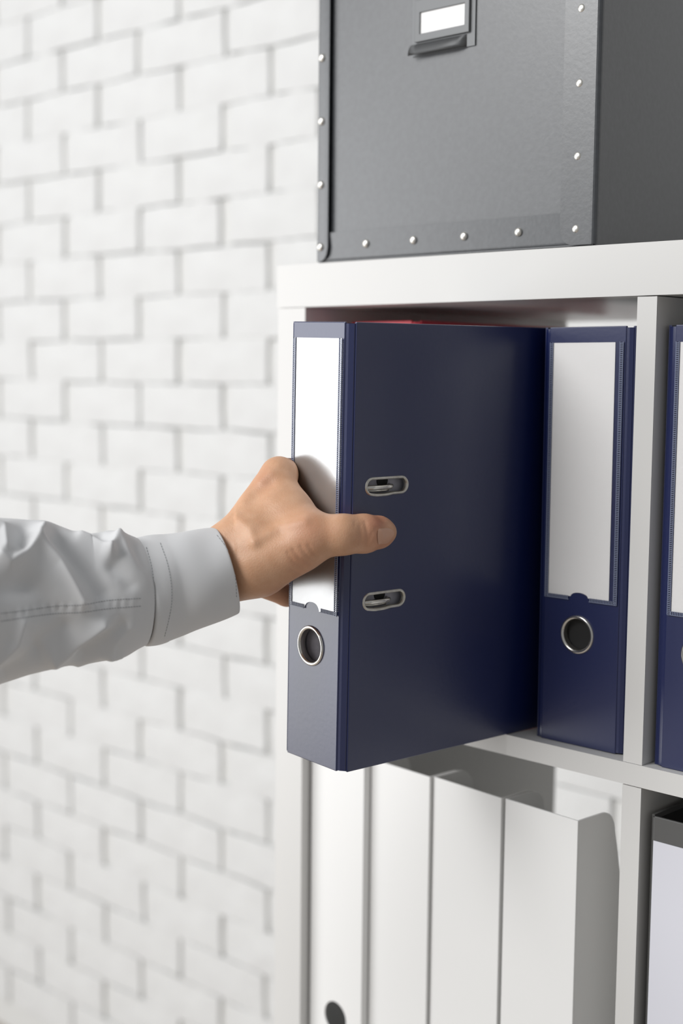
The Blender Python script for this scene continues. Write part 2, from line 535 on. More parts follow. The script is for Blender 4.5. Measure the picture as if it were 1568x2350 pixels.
def make_binder(name, label, loc, rot, cloth='navy', w=0.0607, h=0.318, a=0.0075, b=0.0039, depth=0.285,
                lining='lining', pocket=True, ring=True, slots=True, group=None, flat_label=None, label_inset=(0.0042, 0.0058)):
    root = thing(name, label, 'binder', loc, rot, group)
    T = 0.0022
    # spine board with the finger hole
    RX, RZ, RR = -w / 2 - 0.0025, 0.0858, 0.0128
    sp = obj('spine', plate([(-w, 0), (0, 0), (0, h), (-w, h)], [circle(RX, RZ, RR)] if ring else [], T, 'xz'), cloth, root, bevel=0.0006)
    # hinge strips
    for s in (1, -1):
        bm = bmesh.new()
        x0, x1 = (0.0, a) if s > 0 else (-w, -w - a)
        zz = [0.0008, h - 0.0012]
        pr = [(x0 - s * .0006, 0.0006), (x0 + s * a * .35, b * .30), (x1 - s * .0012, b * .8), (x1 - s * .0008, b + .0032)]
        A = [[bm.verts.new((x, y, z)) for z in zz] for x, y in pr]
        B = [[bm.verts.new((x - s * .001, y + .0009, z)) for z in zz] for x, y in pr]
        for i in range(3):
            bm.faces.new((A[i][0], A[i + 1][0], A[i + 1][1], A[i][1]))
            bm.faces.new((B[i][0], B[i][1], B[i + 1][1], B[i + 1][0]))
            for j in (0, 1):
                bm.faces.new((A[i][j], A[i + 1][j], B[i + 1][j], B[i][j]))
        bm.faces.new((A[0][0], A[0][1], B[0][1], B[0][0]))
        bm.faces.new((A[3][0], A[3][1], B[3][1], B[3][0]))
        obj('hinge', bm, cloth, root)
    # covers
    eye = [(0.0362, 0.2036), (0.0362, 0.1216)] if slots else []
    holes = [stadium(y, z, 0.0385, 0.0110) for y, z in eye]
    cv = obj('front_cover', plate([(b, 0), (depth, 0), (depth, h), (b, h)], holes, T, 'yz'), cloth, root, bevel=0.0006)
    cv.location = (a - T, 0, 0)
    cb = obj('back_cover', bx(-w - a, -w - a + T, b, depth, 0, h), cloth, root, bevel=0.0006)
    # lining sheets inside
    lin = obj('lining_sheet', bx(-w - a + T, -w - a + T + .0004, b + .004, depth - .004, 0.004, h - .004), lining, root)
    bm = bmesh.new()
    if slots:
        box(bm, a - T - 0.0055, a - T - 0.0050, b + .006, depth - .006, 0.008, h - .010)
        obj('divider_sheet', bm, lining, root)
    else:
        bm.free()
    obj('paper_stack', bx(-w - a + 0.012, -w - a + 0.030, 0.030, depth - .02, 0.004, h - .021), 'paper', root, bevel=.0005)
    if ring:
        bm = bmesh.new()
        pr = [(RR + .0020, 0.0), (RR + .0019, -.0009), (RR + .0013, -.0015), (RR + .0004, -.0016), (RR - .0006, -.0011), (RR - .0010, 0.0), (RR - .0010, T + .002)]
        n = 48
        rings = []
        for r_, y in pr:
            rings.append([bm.verts.new((RX + r_ * math.cos(2 * math.pi * j / n), y, RZ + r_ * math.sin(2 * math.pi * j / n))) for j in range(n)])
        for i in range(len(pr) - 1):
            for j in range(n):
                bm.faces.new((rings[i][j], rings[i][(j + 1) % n], rings[i + 1][(j + 1) % n], rings[i + 1][j]))
        o = obj('finger_ring', bm, 'chrome', root, smooth=True)
        o['label'] = 'nickel finger ring'
        obj('spine_lining', bx(-w + .001, -.001, T + .0030, T + .0034, 0.004, h - .004), 'dark_lining' if lining == 'dark_lining' else 'spine_lining', root)
    if slots:
        for y, z in eye:
            bm = bmesh.new()
            outer = stadium(y, z, 0.0412, 0.0132, 0.0008)
            # cross section of the pressed eyelet swept round the stadium
            cen = Vector((0, y, z))
            secs = [(1.0, 0.0, 0.0), (0.96, 0.0008, 0.0007), (0.90, 0.0010, 0.0018), (0.80, 0.0006, 0.0030), (0.78, -0.0026, 0.0033)]
            L = len(outer)
            loops = []
            for _, dx, inset in secs:
                lp = []
                for i in range(L):
                    p0, p1, p2 = Vector(outer[i - 1]), Vector(outer[i]), Vector(outer[(i + 1) % L])
                    t = (p2 - p0).normalized()
                    nrm = Vector((-t.y, t.x))
                    q = p1 + nrm * inset * 0.62
                    lp.append(bm.verts.new((a + dx, q.x, q.y)))
                loops.append(lp)
            for k in range(len(secs) - 1):
                for i in range(L):
                    bm.faces.new((loops[k][i], loops[k][(i + 1) % L], loops[k + 1][(i + 1) % L], loops[k + 1][i]))
            e = obj('eyelet', bm, 'dullsteel', root, smooth=True)
            e['label'] = 'nickel slot eyelet'
            # arch of the mechanism showing in the slot
            bm = bmesh.new()
            pts = [(a - 0.0035, y - 0.020, z - .0010), (a - 0.0016, y - 0.010, z - .0010), (a - 0.0012, y + 0.000, z - .0010), (a - 0.0016, y + 0.0050, z - .0008), (a - 0.0040, y + 0.0078, z - .0008), (a - 0.0085, y + 0.0084, z - .0008)]
            tube(bm, pts, 0.0017, 12)
            tube(bm, [(a - 0.0050, y - 0.019, z - .0034), (a - 0.0036, y - 0.004, z - .0034), (a - 0.0036, y + 0.004, z - .0034), (a - 0.0082, y + 0.0070, z - .0034)], 0.0011, 10)
            obj('ring_arch', bm, 'chrome', root, smooth=True)
            bm = bmesh.new()
            bmesh.ops.create_cone(bm, cap_ends=True, segments=20, radius1=0.0052, radius2=0.0052, depth=0.0006,
                                  matrix=Matrix.Translation((a - T - .0048, y + .0015, z + .0030)) @ Matrix.Rotation(math.pi / 2, 4, 'Y'))
            obj('hole_shade_disc', bm, 'dark_lining', root)  # solid black disc on the sheet: the hole's inner shade is put into its colour
    if pocket:
        x0, x1 = -w + 0.0012, -0.0015
        z0, z1 = 0.1122, 0.3065
        lx0, lx1 = -w + label_inset[0], -label_inset[1]
        # clear pocket with a thumb notch at the bottom
        cxm = (x0 + x1) / 2 - 0.0012
        lloop = [(lx0, 0.1146)] + [(cxm - 0.0078 * math.cos(t), 0.1146 + 0.0034 * math.sin(t)) for t in [math.pi * i / 12 for i in range(13)]] + [(lx1, 0.1146), (lx1, 0.3060), (lx0, 0.3060)]
        lab = obj('spine_label', plate(lloop, [], 0.0004, 'xz'), 'card', root)
        lab.location = (0, -0.0004, 0)
        lab['label'] = 'blank white spine label'
        loop = [(x0, z0)] + [(cxm - 0.0085 * math.cos(t), z0 + 0.0058 * math.sin(t)) for t in [math.pi * i / 12 for i in range(13)]] + [(x1, z0), (x1, z1), (x0, z1)]
        pk = obj('label_pocket', plate(loop, [], 0.0001, 'xz'), 'film', root)
        pk.location = (0, -0.0009, 0)
        bm = bmesh.new()
        # welded seam: fine ribs down both sides and along the bottom
        zc = z0 + .001
        while zc < z1 - .001:
            box(bm, x0 + .0002, x0 + .0022, -.0004, .0000, zc, zc + .0006)
            box(bm, x1 - .0027, x1 - .0005, -.0004, .0000, zc, zc + .0006)
            zc += 0.00135
        xx = x0 + .003
        while xx < x1 - .001:
            if abs(xx - cxm) > 0.0095:
                box(bm, xx, xx + .0006, -.0004, 0, z0 + .0002, z0 + .0028)
            xx += 0.00135
        for X in (x0, x0 + .0024, x1 - .0004, x1 - .0031):
            box(bm, X, X + .0004, -.0005, 0, z0, z1)
        box(bm, x0, cxm - .009, -.0005, 0, z0 - .0002, z0 + .0002)
        box(bm, cxm + .009, x1, -.0005, 0, z0 - .0002, z0 + .0002)
        o = obj('weld_seam', bm, 'weld', pk)
        o['kind'] = 'stuff'
    if flat_label:
        o = obj('spine_label', bx(*flat_label), 'cool_card', root)
        o['label'] = 'blank white spine label'
    return root


def rotm(yaw, tx=0.0, ty=0.0):
    return Matrix.Rotation(yaw, 3, 'Z') @ Matrix.Rotation(tx, 3, 'X') @ Matrix.Rotation(ty, 3, 'Y')


HB_LOC, HB_ROT = Vector((0.2393, -0.1677, -0.3767)), rotm(-0.1126, 0.0070, 0.0239)
make_binder('lever_arch_binder', 'navy blue lever arch binder gripped by the hand, half pulled out of the shelf', HB_LOC, HB_ROT,
            w=0.0572, a=0.0066, b=0.0048, h=0.3178, depth=0.250, group='navy binders')
make_binder('lever_arch_binder', 'navy blue lever arch binder standing left of the divider, right of the held one', (0.3562, 0.0120, Z2 + .0005), rotm(0.008, 0, -0.004),
            w=0.0670, h=0.3178, a=0.0060, b=0.0031, label_inset=(0.0040, 0.0088), depth=0.28, lining='dark_lining', slots=False, group='navy binders')
make_binder('lever_arch_binder', 'navy blue lever arch binder at the right edge of the photo, right of the divider', (0.3979 + 0.0607, 0.0080, Z2 + .0002), rotm(0.01),
            lining='dark_lining', slots=False, group='navy binders')
make_binder('lever_arch_binder', 'red binder standing deep in the shelf, only its top edge showing behind the held binder', (0.1290, 0.035, Z2 + .0002), rotm(0.0),
            cloth='red', h=0.3265, lining='dark_lining', slots=False, w=0.066)
make_binder('lever_arch_binder', 'dark grey binder with a large white spine label, in the lower right compartment', (0.3955 + 0.075, 0.0045, Z4 + .0002), rotm(0.0),
            cloth='grey', w=0.075, h=0.3185, a=0.004, b=0.004, lining='dark_lining', pocket=False, ring=False, slots=False, flat_label=(-0.0748, -0.004, -0.0004, 0.0, 0.03, 0.3005))


# ------------------------------------------------------------------ white magazine files in the lower compartment
def magazine_file(label, p_left, p_right, hgt=0.3010, depth=0.245, hole=False, gap=0.0):
    A, B = Vector(p_left), Vector(p_right)
    d = B - A
    w = d.length
    yaw = math.atan2(d.y, d.x)
    root = thing('magazine_file', label, 'magazine file', (A.x, A.y, Z4 + .0002), rotm(yaw), 'white magazine files')
    T = 0.0016
    obj('front_panel', plate([(0, 0), (w, 0), (w, hgt), (0, hgt)], [circle(w / 2 + .0005, 0.0550, 0.0143)] if hole else [], T, 'xz'), 'card_board', root, bevel=.0004)
    prof = [(T, 0), (depth, 0), (depth, 0.105), (0.170, 0.118), (0.115, 0.140), (0.085, 0.168), (0.066, 0.205), (0.056, hgt - 0.060), (0.050, hgt - 0.030)]
    # the side drops from the tall front in a steep curve to the low back
    for i in range(0, 9):
        t = math.pi / 2 * i / 8
        prof.append((0.030 + 0.017 * math.cos(t), hgt - 0.018 + 0.018 * math.sin(t)))
    prof.append((T, hgt))
    for x in (0.0, w - T):
        o = obj('side_panel', plate(prof, [], T, 'yz'), 'card_board', root, bevel=.0004)
        o.location = (x, 0, 0)
    obj('back_panel', bx(T, w - T, depth - T, depth, 0, 0.105), 'inner_board', root)
    obj('base_panel', bx(T, w - T, T, depth - T, 0, 0.002), 'inner_board', root)
    return root


magazine_file('white cardboard magazine file with a round finger hole, leftmost in the lower compartment', (0.0375, 0.0110), (0.1068, 0.0062), hole=True)
magazine_file('white cardboard magazine file, second from the left, partly under the held binder', (0.1082, 0.0140), (0.1795, 0.0085))
magazine_file('white cardboard magazine file, third from the left, between two plain ones', (0.1812, 0.0115), (0.2570, 0.0050))
magazine_file('white cardboard magazine file nearest the divider, its right side showing', (0.2597, 0.0065), (0.3325, 0.0008))

# ------------------------------------------------------------------ the arm: hand as one implicit surface
S_ = FPX


def hp(px, py, t):
    return np.array(at(px, py, t))


HBM = HB_ROT


def bl(x, y, z):
    """point given in the held binder's own frame"""
    return np.array(HB_LOC + HBM @ Vector((x, y, z)))


def round_cone(P, a, b, r1, r2):
    ba = b - a
    l2 = float(ba @ ba)
    rr = r1 - r2
    a2 = l2 - rr * rr
    il2 = 1.0 / l2
    pa = P - a
    y = pa @ ba
    z = y - l2
    x2 = pa * l2 - y[:, None] * ba
    x2 = np.einsum('ij,ij->i', x2, x2)
    y2 = y * y * l2
    z2 = z * z * l2
    k = np.sign(rr) * rr * rr * x2
    d = (np.sqrt(x2 * a2 * il2) + y * rr) * il2 - r1
    c1 = np.sign(z) * a2 * z2 > k
    d = np.where(c1, np.sqrt(np.maximum(x2 + z2, 0)) * il2 - r2, d)
    c2 = (~c1) & (np.sign(y) * a2 * y2 < k)
    d = np.where(c2, np.sqrt(np.maximum(x2 + y2, 0)) * il2 - r1, d)
    return d


def smin(a, b, k):
    h = np.maximum(k - np.abs(a - b), 0.0) / k
    return np.minimum(a, b) - h * h * k * 0.25


# joints (pixel, pixel, depth) or binder-frame points; radii in metres
WR_A, WR_B = hp(517, 1272, 0.972), hp(538, 1316, 0.976)
palm = [
    # wrist and forearm inside the sleeve
    (hp(300, 1355, 0.951), hp(517, 1278, 0.978), 0.026, 0.0195),
    (hp(300, 1370, 0.952), hp(535, 1318, 0.978), 0.026, 0.0170),
    (hp(80, 1372, 0.930), hp(300, 1360, 0.952), 0.031, 0.027),
    # carpus
    (hp(520, 1276, 0.978), hp(585, 1262, 0.972), 0.0195, 0.0205),
    (hp(535, 1318, 0.978), hp(600, 1300, 0.978), 0.0170, 0.0195),
    # index and middle metacarpals
    (hp(545, 1230, 0.976), hp(640, 1090, 1.001), 0.0145, 0.0128),
    (hp(560, 1260, 0.992), bl(-0.070, -0.022, 0.182), 0.0150, 0.0120),
    (hp(570, 1290, 1.000), bl(-0.078, -0.024, 0.158), 0.0140, 0.0115),
    (hp(580, 1310, 1.000), bl(-0.082, -0.022, 0.130), 0.0150, 0.0105),
    # thenar mass, first web and interosseous muscle
    (hp(590, 1300, 0.968), hp(688, 1262, 0.960), 0.0200, 0.0150),
    (hp(600, 1225, 0.974), hp(664, 1178, 0.980), 0.0170, 0.0135),
    (hp(648, 1118, 0.990), hp(697, 1200, 0.970), 0.0105, 0.0120),
    (hp(640, 1170, 0.980), hp(705, 1222, 0.962), 0.0140, 0.0135),
]
thumb = [
    (hp(590, 1285, 0.966), hp(722, 1233, 0.956), 0.0165, 0.0140),
    (hp(722, 1233, 0.956), hp(785, 1227, 0.955), 0.0140, 0.0137),
    (hp(785, 1227, 0.955), hp(836, 1224.5, 0.9625), 0.0136, 0.0131),
    (hp(836, 1224.5, 0.9625), hp(868, 1221.5, 0.9725), 0.0128, 0.0110),
    (hp(868, 1221.5, 0.9725), hp(884, 1221, 0.9782), 0.0108, 0.0083),
]
LX = -0.0638
fingers = [
    [(hp(640, 1090, 1.001), bl(LX - .0112, 0.022, 0.207), .0125, .0100), (bl(LX - .0112, 0.022, 0.207), bl(LX - .0090, 0.047, 0.204), .0098, .0086), (bl(LX - .0090, 0.047, 0.204), bl(LX - .0075, 0.066, 0.201), .0085, .0068)],
    [(bl(-0.070, -0.022, 0.182), bl(LX - .0112, 0.026, 0.184), .0118, .0102), (bl(LX - .0112, 0.026, 0.184), bl(LX - .0092, 0.054, 0.182), .0100, .0088), (bl(LX - .0092, 0.054, 0.182), bl(LX - .0077, 0.076, 0.180), .0087, .0070)],
    [(bl(-0.078, -0.024, 0.158), bl(LX - .0110, 0.022, 0.160), .0112, .0098), (bl(LX - .0110, 0.022, 0.160), bl(LX - .0090, 0.048, 0.158), .0096, .0084), (bl(LX - .0090, 0.048, 0.158), bl(LX - .0075, 0.068, 0.156), .0083, .0067)],
    [(bl(-0.082, -0.022, 0.130), bl(LX - .0098, 0.010, 0.1155), .0100, .0086), (bl(LX - .0098, 0.010, 0.1155), bl(LX - .0082, 0.031, 0.112), .0084, .0074), (bl(LX - .0082, 0.031, 0.112), bl(LX - .0070, 0.046, 0.110), .0073, .0060)],
]


def hand_sdf(P):
    d = None
    for a, b, r1, r2 in palm:
        e = round_cone(P, a, b, r1, r2)
        d = e if d is None else smin(d, e, 0.010)
    t = None
    for a, b, r1, r2 in thumb:
        e = round_cone(P, a, b, r1, r2)
        t = e if t is None else smin(t, e, 0.004)
    d = smin(d, t, 0.012)
    for ch in fingers:
        t = None
        for a, b, r1, r2 in ch:
            e = round_cone(P, a, b, r1, r2)
            t = e if t is None else smin(t, e, 0.003)
        d = smin(d, t, 0.0035)
    return d


def surface_nets(fn, lo, hi, h):
    n = np.ceil((hi - lo) / h).astype(int) + 1
    ax = [lo[i] + np.arange(n[i]) * h for i in range(3)]
    X, Y, Z = np.meshgrid(*ax, indexing='ij')
    V = np.empty(X.size, dtype=np.float64)
    P = np.stack([X.ravel(), Y.ravel(), Z.ravel()], 1)
    cs = 5                                     # coarse pass first, then only the band near the surface
    m = n // cs + 2
    ca_ = [lo[i] + np.arange(m[i]) * h * cs for i in range(3)]
    Q = np.stack([g.ravel() for g in np.meshgrid(*ca_, indexing='ij')], 1)
    D = fn(Q).reshape(m)
    near = [np.minimum((np.arange(n[i]) + cs // 2) // cs, m[i] - 1) for i in range(3)]
    V = D[np.ix_(*near)].ravel().copy()
    sel = np.where(np.abs(V) < h * cs * 1.25)[0]
    V[sel] = fn(P[sel])
    V = V.reshape(n)
    ins = V < 0
    cn = n - 1
    acc = np.zeros((*cn, 3))
    cnt = np.zeros(cn)
    idx = np.indices(cn).transpose(1, 2, 3, 0).astype(float)
    corners = [(i, j, k) for i in (0, 1) for j in (0, 1) for k in (0, 1)]

    def sl(c):
        return tuple(slice(c[i], c[i] + cn[i]) for i in range(3))
    for c in corners:
        for axn in range(3):
            if c[axn] == 0:
                e = list(c)
                e[axn] = 1
                va, vb = V[sl(c)], V[sl(e)]
                cr = (va < 0) != (vb < 0)
                t = np.where(cr, va / np.where(cr, va - vb, 1), 0)
                p = np.zeros((*cn, 3))
                for q in range(3):
                    p[..., q] = c[q]
                p[..., axn] += t
                acc += p * cr[..., None]
                cnt += cr
    act = cnt > 0
    vid = -np.ones(cn, dtype=int)
    vid[act] = np.arange(act.sum())
    pos = (idx[act] + acc[act] / cnt[act][:, None]) * h + lo
    faces = []
    for axn in range(3):
        o1, o2 = [q for q in range(3) if q != axn]
        s0 = [slice(None)] * 3
        s1 = [slice(None)] * 3
        s0[axn] = slice(0, -1)
        s1[axn] = slice(1, None)
        cr = ins[tuple(s0)] != ins[tuple(s1)]
        w = np.argwhere(cr)
        w = w[(w[:, o1] > 0) & (w[:, o2] > 0) & (w[:, o1] < cn[o1]) & (w[:, o2] < cn[o2])]
        q = []
        for (d1, d2) in [(-1, -1), (0, -1), (0, 0), (-1, 0)]:
            c = w.copy()
            c[:, o1] += d1
            c[:, o2] += d2
            q.append(vid[c[:, 0], c[:, 1], c[:, 2]])
        q = np.stack(q, 1)
        faces.append(q)
    return pos, np.concatenate(faces)


allp = np.array([p for a, b, *_ in palm + thumb + sum(fingers, []) for p in (a, b)])
lo, hi = allp.min(0) - 0.040, allp.max(0) + 0.040
pos, quads = surface_nets(hand_sdf, lo, hi, 0.0013)

# a few smoothing passes
def smooth_pts(pos, quads, it):
    n = len(pos)
    e = np.concatenate([quads[:, [0, 1]], quads[:, [1, 2]], quads[:, [2, 3]], quads[:, [3, 0]]])
    for _ in range(it):
        s = np.zeros_like(pos)
        c = np.zeros(n)
        np.add.at(s, e[:, 0], pos[e[:, 1]])
        np.add.at(s, e[:, 1], pos[e[:, 0]])
        np.add.at(c, e[:, 0], 1)
        np.add.at(c, e[:, 1], 1)
        pos = pos * 0.5 + 0.5 * s / c[:, None]
    return pos


pos = smooth_pts(pos, quads, 3)


def normals(pos, fn):
    e = 1e-4
    g = np.stack([fn(pos + np.eye(3)[i] * e) - fn(pos - np.eye(3)[i] * e) for i in range(3)], 1)
    return g / np.linalg.norm(g, axis=1)[:, None]


nrm = normals(pos, hand_sdf)
camv = np.array(CAM)
rel = pos - camv
tt = rel @ np.array(fw)
PXX = 784 + FPX * (rel @ np.array(rt)) / tt
PXY = 1175 - FPX * (rel @ np.array(up)) / tt
facing = -(nrm * (rel / np.linalg.norm(rel, axis=1)[:, None])).sum(1)


def crease(poly, width, depth):
    """skin fold along a line over the near side of the hand, positions in reference pixels"""
    d = np.full(len(pos), 1e9)
    for (x0, y0), (x1, y1) in zip(poly[:-1], poly[1:]):
        vx, vy = x1 - x0, y1 - y0
        k = np.clip(((PXX - x0) * vx + (PXY - y0) * vy) / (vx * vx + vy * vy), 0, 1)
        d = np.minimum(d, np.hypot(PXX - x0 - k * vx, PXY - y0 - k * vy))
    return -depth * np.exp(-(d / width) ** 2) * (facing > 0.0) * (PXX > 540)


disp = np.zeros(len(pos))
for poly, w_, d_ in [
    ([(838, 1198), (842, 1215), (845, 1232), (843, 1250)], 3.5, 0.0006),
    ([(826, 1205), (829, 1225), (828, 1248)], 3.5, 0.0004),
    ([(850, 1240), (854, 1222)], 3.0, 0.0004),
    ([(816, 1196), (815, 1206)], 3.0, 0.0003),
    ([(672, 1262), (688, 1282), (712, 1294)], 4.0, 0.0007),
    ([(690, 1255), (705, 1276), (722, 1286)], 4.0, 0.0007),
    ([(708, 1252), (720, 1270), (732, 1280)], 3.5, 0.0005),
    ([(660, 1268), (676, 1292), (700, 1304)], 4.0, 0.0005),
    ([(668, 1308), (690, 1318)], 3.5, 0.0004),
    ([(862, 1211), (868, 1230), (868, 1246)], 3.0, 0.0005),     # fold at the nail root
    ([(868, 1212), (880, 1206), (892, 1205)], 3.0, 0.0005),
    ([(585, 1128), (620, 1110)], 14, 0.0008),
    ([(560, 1262), (640, 1222)], 22, 0.0012),
    # raised tendons (negative depth)
    ([(545, 1190), (575, 1215), (582, 1245)], 14, -0.0014),
    ([(585, 1245), (640, 1208), (700, 1196)], 12, -0.0013),
    ([(600, 1105), (640, 1070)], 12, -0.0008),
    ([(560, 1150), (620, 1085)], 12, -0.0006),
]:
    disp += crease(poly, w_, d_)
pos = pos + nrm * disp[:, None]

skin = bpy.data.materials.new('skin')
skin.use_nodes = True
nt = skin.node_tree
b = nt.nodes['Principled BSDF']
b.inputs['Roughness'].default_value = 0.47
b.inputs['Specular IOR Level'].default_value = 0.42
b.inputs['Subsurface Weight'].default_value = 0.12
b.inputs['Subsurface Radius'].default_value = (1.0, 0.35, 0.2)
b.inputs['Subsurface Scale'].default_value = 0.004
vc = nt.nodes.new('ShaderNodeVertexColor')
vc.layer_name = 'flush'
tc = nt.nodes.new('ShaderNodeTexCoord')
n1 = nt.nodes.new('ShaderNodeTexNoise')
n1.inputs['Scale'].default_value = 95
n1.inputs['Detail'].default_value = 5
rp = nt.nodes.new('ShaderNodeValToRGB')
rp.color_ramp.elements[0].position = 0.3
rp.color_ramp.elements[1].position = 0.75
rp.color_ramp.elements[0].color = (0.64, 0.355, 0.21, 1)
rp.color_ramp.elements[1].color = (0.73, 0.44, 0.28, 1)
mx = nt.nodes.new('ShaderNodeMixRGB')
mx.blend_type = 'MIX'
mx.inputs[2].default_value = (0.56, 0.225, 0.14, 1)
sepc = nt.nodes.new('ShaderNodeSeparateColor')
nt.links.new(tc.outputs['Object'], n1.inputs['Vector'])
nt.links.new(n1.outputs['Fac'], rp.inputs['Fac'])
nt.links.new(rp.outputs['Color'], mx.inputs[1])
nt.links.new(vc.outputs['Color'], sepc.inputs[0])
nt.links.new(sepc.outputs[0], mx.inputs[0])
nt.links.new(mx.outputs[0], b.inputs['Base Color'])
n2 = nt.nodes.new('ShaderNodeTexVoronoi')
n2.inputs['Scale'].default_value = 900
bp = nt.nodes.new('ShaderNodeBump')
bp.inputs['Strength'].default_value = 0.16
bp.inputs['Distance'].default_value = 0.0006
nt.links.new(tc.outputs['Object'], n2.inputs['Vector'])
nt.links.new(n2.outputs['Distance'], bp.inputs['Height'])
nt.links.new(bp.outputs['Normal'], b.inputs['Normal'])
M['skin'] = skin
M['nail'] = new_mat('fingernail', (0.67, 0.385, 0.265), 0.42, spec=0.5, sss=0.15)

# flesh flattens where it presses on the binder
ql = (pos - np.array(HB_LOC)) @ np.array(HB_ROT)
dl, dr, df = ql[:, 0] + 0.0640, 0.0070 - ql[:, 0], ql[:, 1] + 0.0013
ins = (dl > 0) & (dr > 0) & (df > 0) & (ql[:, 1] < 0.27)
best = np.argmin(np.stack([dl, dr, df], 1), axis=1)
ql[ins & (best == 0), 0] = -0.0640
ql[ins & (best == 1), 0] = 0.0070
ql[ins & (best == 2), 1] = -0.0013
pos = ql @ np.array(HB_ROT).T + np.array(HB_LOC)

org = np.array(at(300, 1350, 0.934))
me = bpy.data.meshes.new('person')
me.from_pydata((pos - org).tolist(), [], quads.tolist())
bm = bmesh.new()
bm.from_mesh(me)
bmesh.ops.recalc_face_normals(bm, faces=bm.faces)
bm.to_mesh(me)
bm.free()
me.polygons.foreach_set('use_smooth', [True] * len(me.polygons))
me.materials.append(skin)
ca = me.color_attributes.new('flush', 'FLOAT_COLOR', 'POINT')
# natural flush of the skin: redder thumb tip, knuckles and thumb ball
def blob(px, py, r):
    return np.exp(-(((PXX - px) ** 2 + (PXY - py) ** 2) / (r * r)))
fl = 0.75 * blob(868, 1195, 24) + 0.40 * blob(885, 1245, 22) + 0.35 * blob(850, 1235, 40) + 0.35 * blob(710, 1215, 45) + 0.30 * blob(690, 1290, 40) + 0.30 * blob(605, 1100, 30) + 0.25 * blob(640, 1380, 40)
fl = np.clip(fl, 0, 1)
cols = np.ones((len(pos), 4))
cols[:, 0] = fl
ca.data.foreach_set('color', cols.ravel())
person = bpy.data.objects.new('person', me)
C.objects.link(person)
person.location = org
tag(person, 'left arm in a white shirt reaching in, hand gripping the navy binder by its spine', 'person')

# thumbnail: a curved plate laid on the thumb
tri = BVHTree.FromPolygons([Vector(p) for p in pos], [tuple(q) for q in quads])


def on_surface(tree, px, py, lift=0.0):
    d = (at(px, py, 1.0) - CAM).normalized()
    hit = tree.ray_cast(CAM, d)
    if hit[0] is None:
        return None, None
    nn = hit[1] if hit[1].dot(d) < 0 else -hit[1]
    return hit[0] + nn * lift, nn


bm = bmesh.new()
rows = []
for i in range(13):
    k = i / 12
    x = 868.5 + 33.5 * k
    top = 1214 - 4 * k + 16 * max(0, k - 0.45) ** 2 * 1.6
    bot = 1249 - 3 * k - 26 * max(0, k - 0.45) ** 2 * 1.9
    row = []
    for j in range(9):
        m = j / 8
        yy = top + (bot - top) * m
        xx = x - (3.0 * (1 - (2 * m - 1) ** 2) if i == 0 else 0)
        q, nn = on_surface(tri, xx, yy, 0.0002 + 0.0007 * (1 - (2 * m - 1) ** 4) * min(1, 0.4 + k * 3))
        row.append(bm.verts.new(q - Vector(org)) if q is not None else None)
    rows.append(row)
for i in range(12):
    for j in range(8):
        f = [rows[i][j], rows[i + 1][j], rows[i + 1][j + 1], rows[i][j + 1]]
        if None not in f:
            bm.faces.new(f)
o = obj('thumbnail', bm, 'nail', person, smooth=True)
o['label'] = 'short thumbnail'

# ------------------------------------------------------------------ shirt sleeve and cuff
F = FPX
# centre pixel x, y, depth, half height in pixels, lean of the ring (pixels of x per ring half height), depth ratio
st = [(-1300, 1520, 0.760, 330, 0.0, 0.95), (-1020, 1480, 0.798, 292, 0.0, 0.95), (-760, 1445, 0.830, 265, 0.0, 0.95), (-520, 1415, 0.860, 245, 0.0, 0.95), (-330, 1400, 0.882, 228, 0.0, .95), (-160, 1386, 0.902, 210, 0.0, .95), (0, 1375, 0.921, 190, 0.0, .95), (55, 1371, 0.927, 178, 0, .95), (105, 1369, 0.932, 166, 0.02, .95),
      (155, 1371, 0.937, 152, 0.03, .95), (200, 1372, 0.942, 146, 0.04, .95), (240, 1367, 0.946, 146, 0.05, .95), (272, 1364, 0.949, 144, 0.05, .95), (300, 1362, 0.952, 133, 0.055, .95), (326, 1361, 0.955, 121, 0.06, .95)]
cuffst = [(322, 1361, 0.9545, 120.5, 0.06, .95), (330, 1360, 0.9555, 123, 0.06, .95), (355, 1352, 0.958, 123, 0.08, .93), (400, 1341, 0.9625, 120, 0.13, .9), (440, 1331, 0.9655, 115, 0.19, .95), (480, 1320, 0.9690, 108, 0.25, .97), (517, 1310, 0.9720, 101, 0.28, 1.0)]


def dense(sts, n):
    a = np.array(sts, float)
    s = np.concatenate([[0], np.cumsum(np.hypot(np.diff(a[:, 0]), np.diff(a[:, 1])))])
    u = np.linspace(0, s[-1], n)
    # Catmull-Rom style cubic per column
    m = np.gradient(a, s, axis=0)
    out = []
    for q in u:
        i = min(len(s) - 2, np.searchsorted(s, q, 'right') - 1)
        hh = s[i + 1] - s[i]
        t = (q - s[i]) / hh
        out.append((2 * t**3 - 3 * t**2 + 1) * a[i] + (t**3 - 2 * t**2 + t) * hh * m[i] + (-2 * t**3 + 3 * t**2) * a[i + 1] + (t**3 - t**2) * hh * m[i + 1])
    return np.array(out)


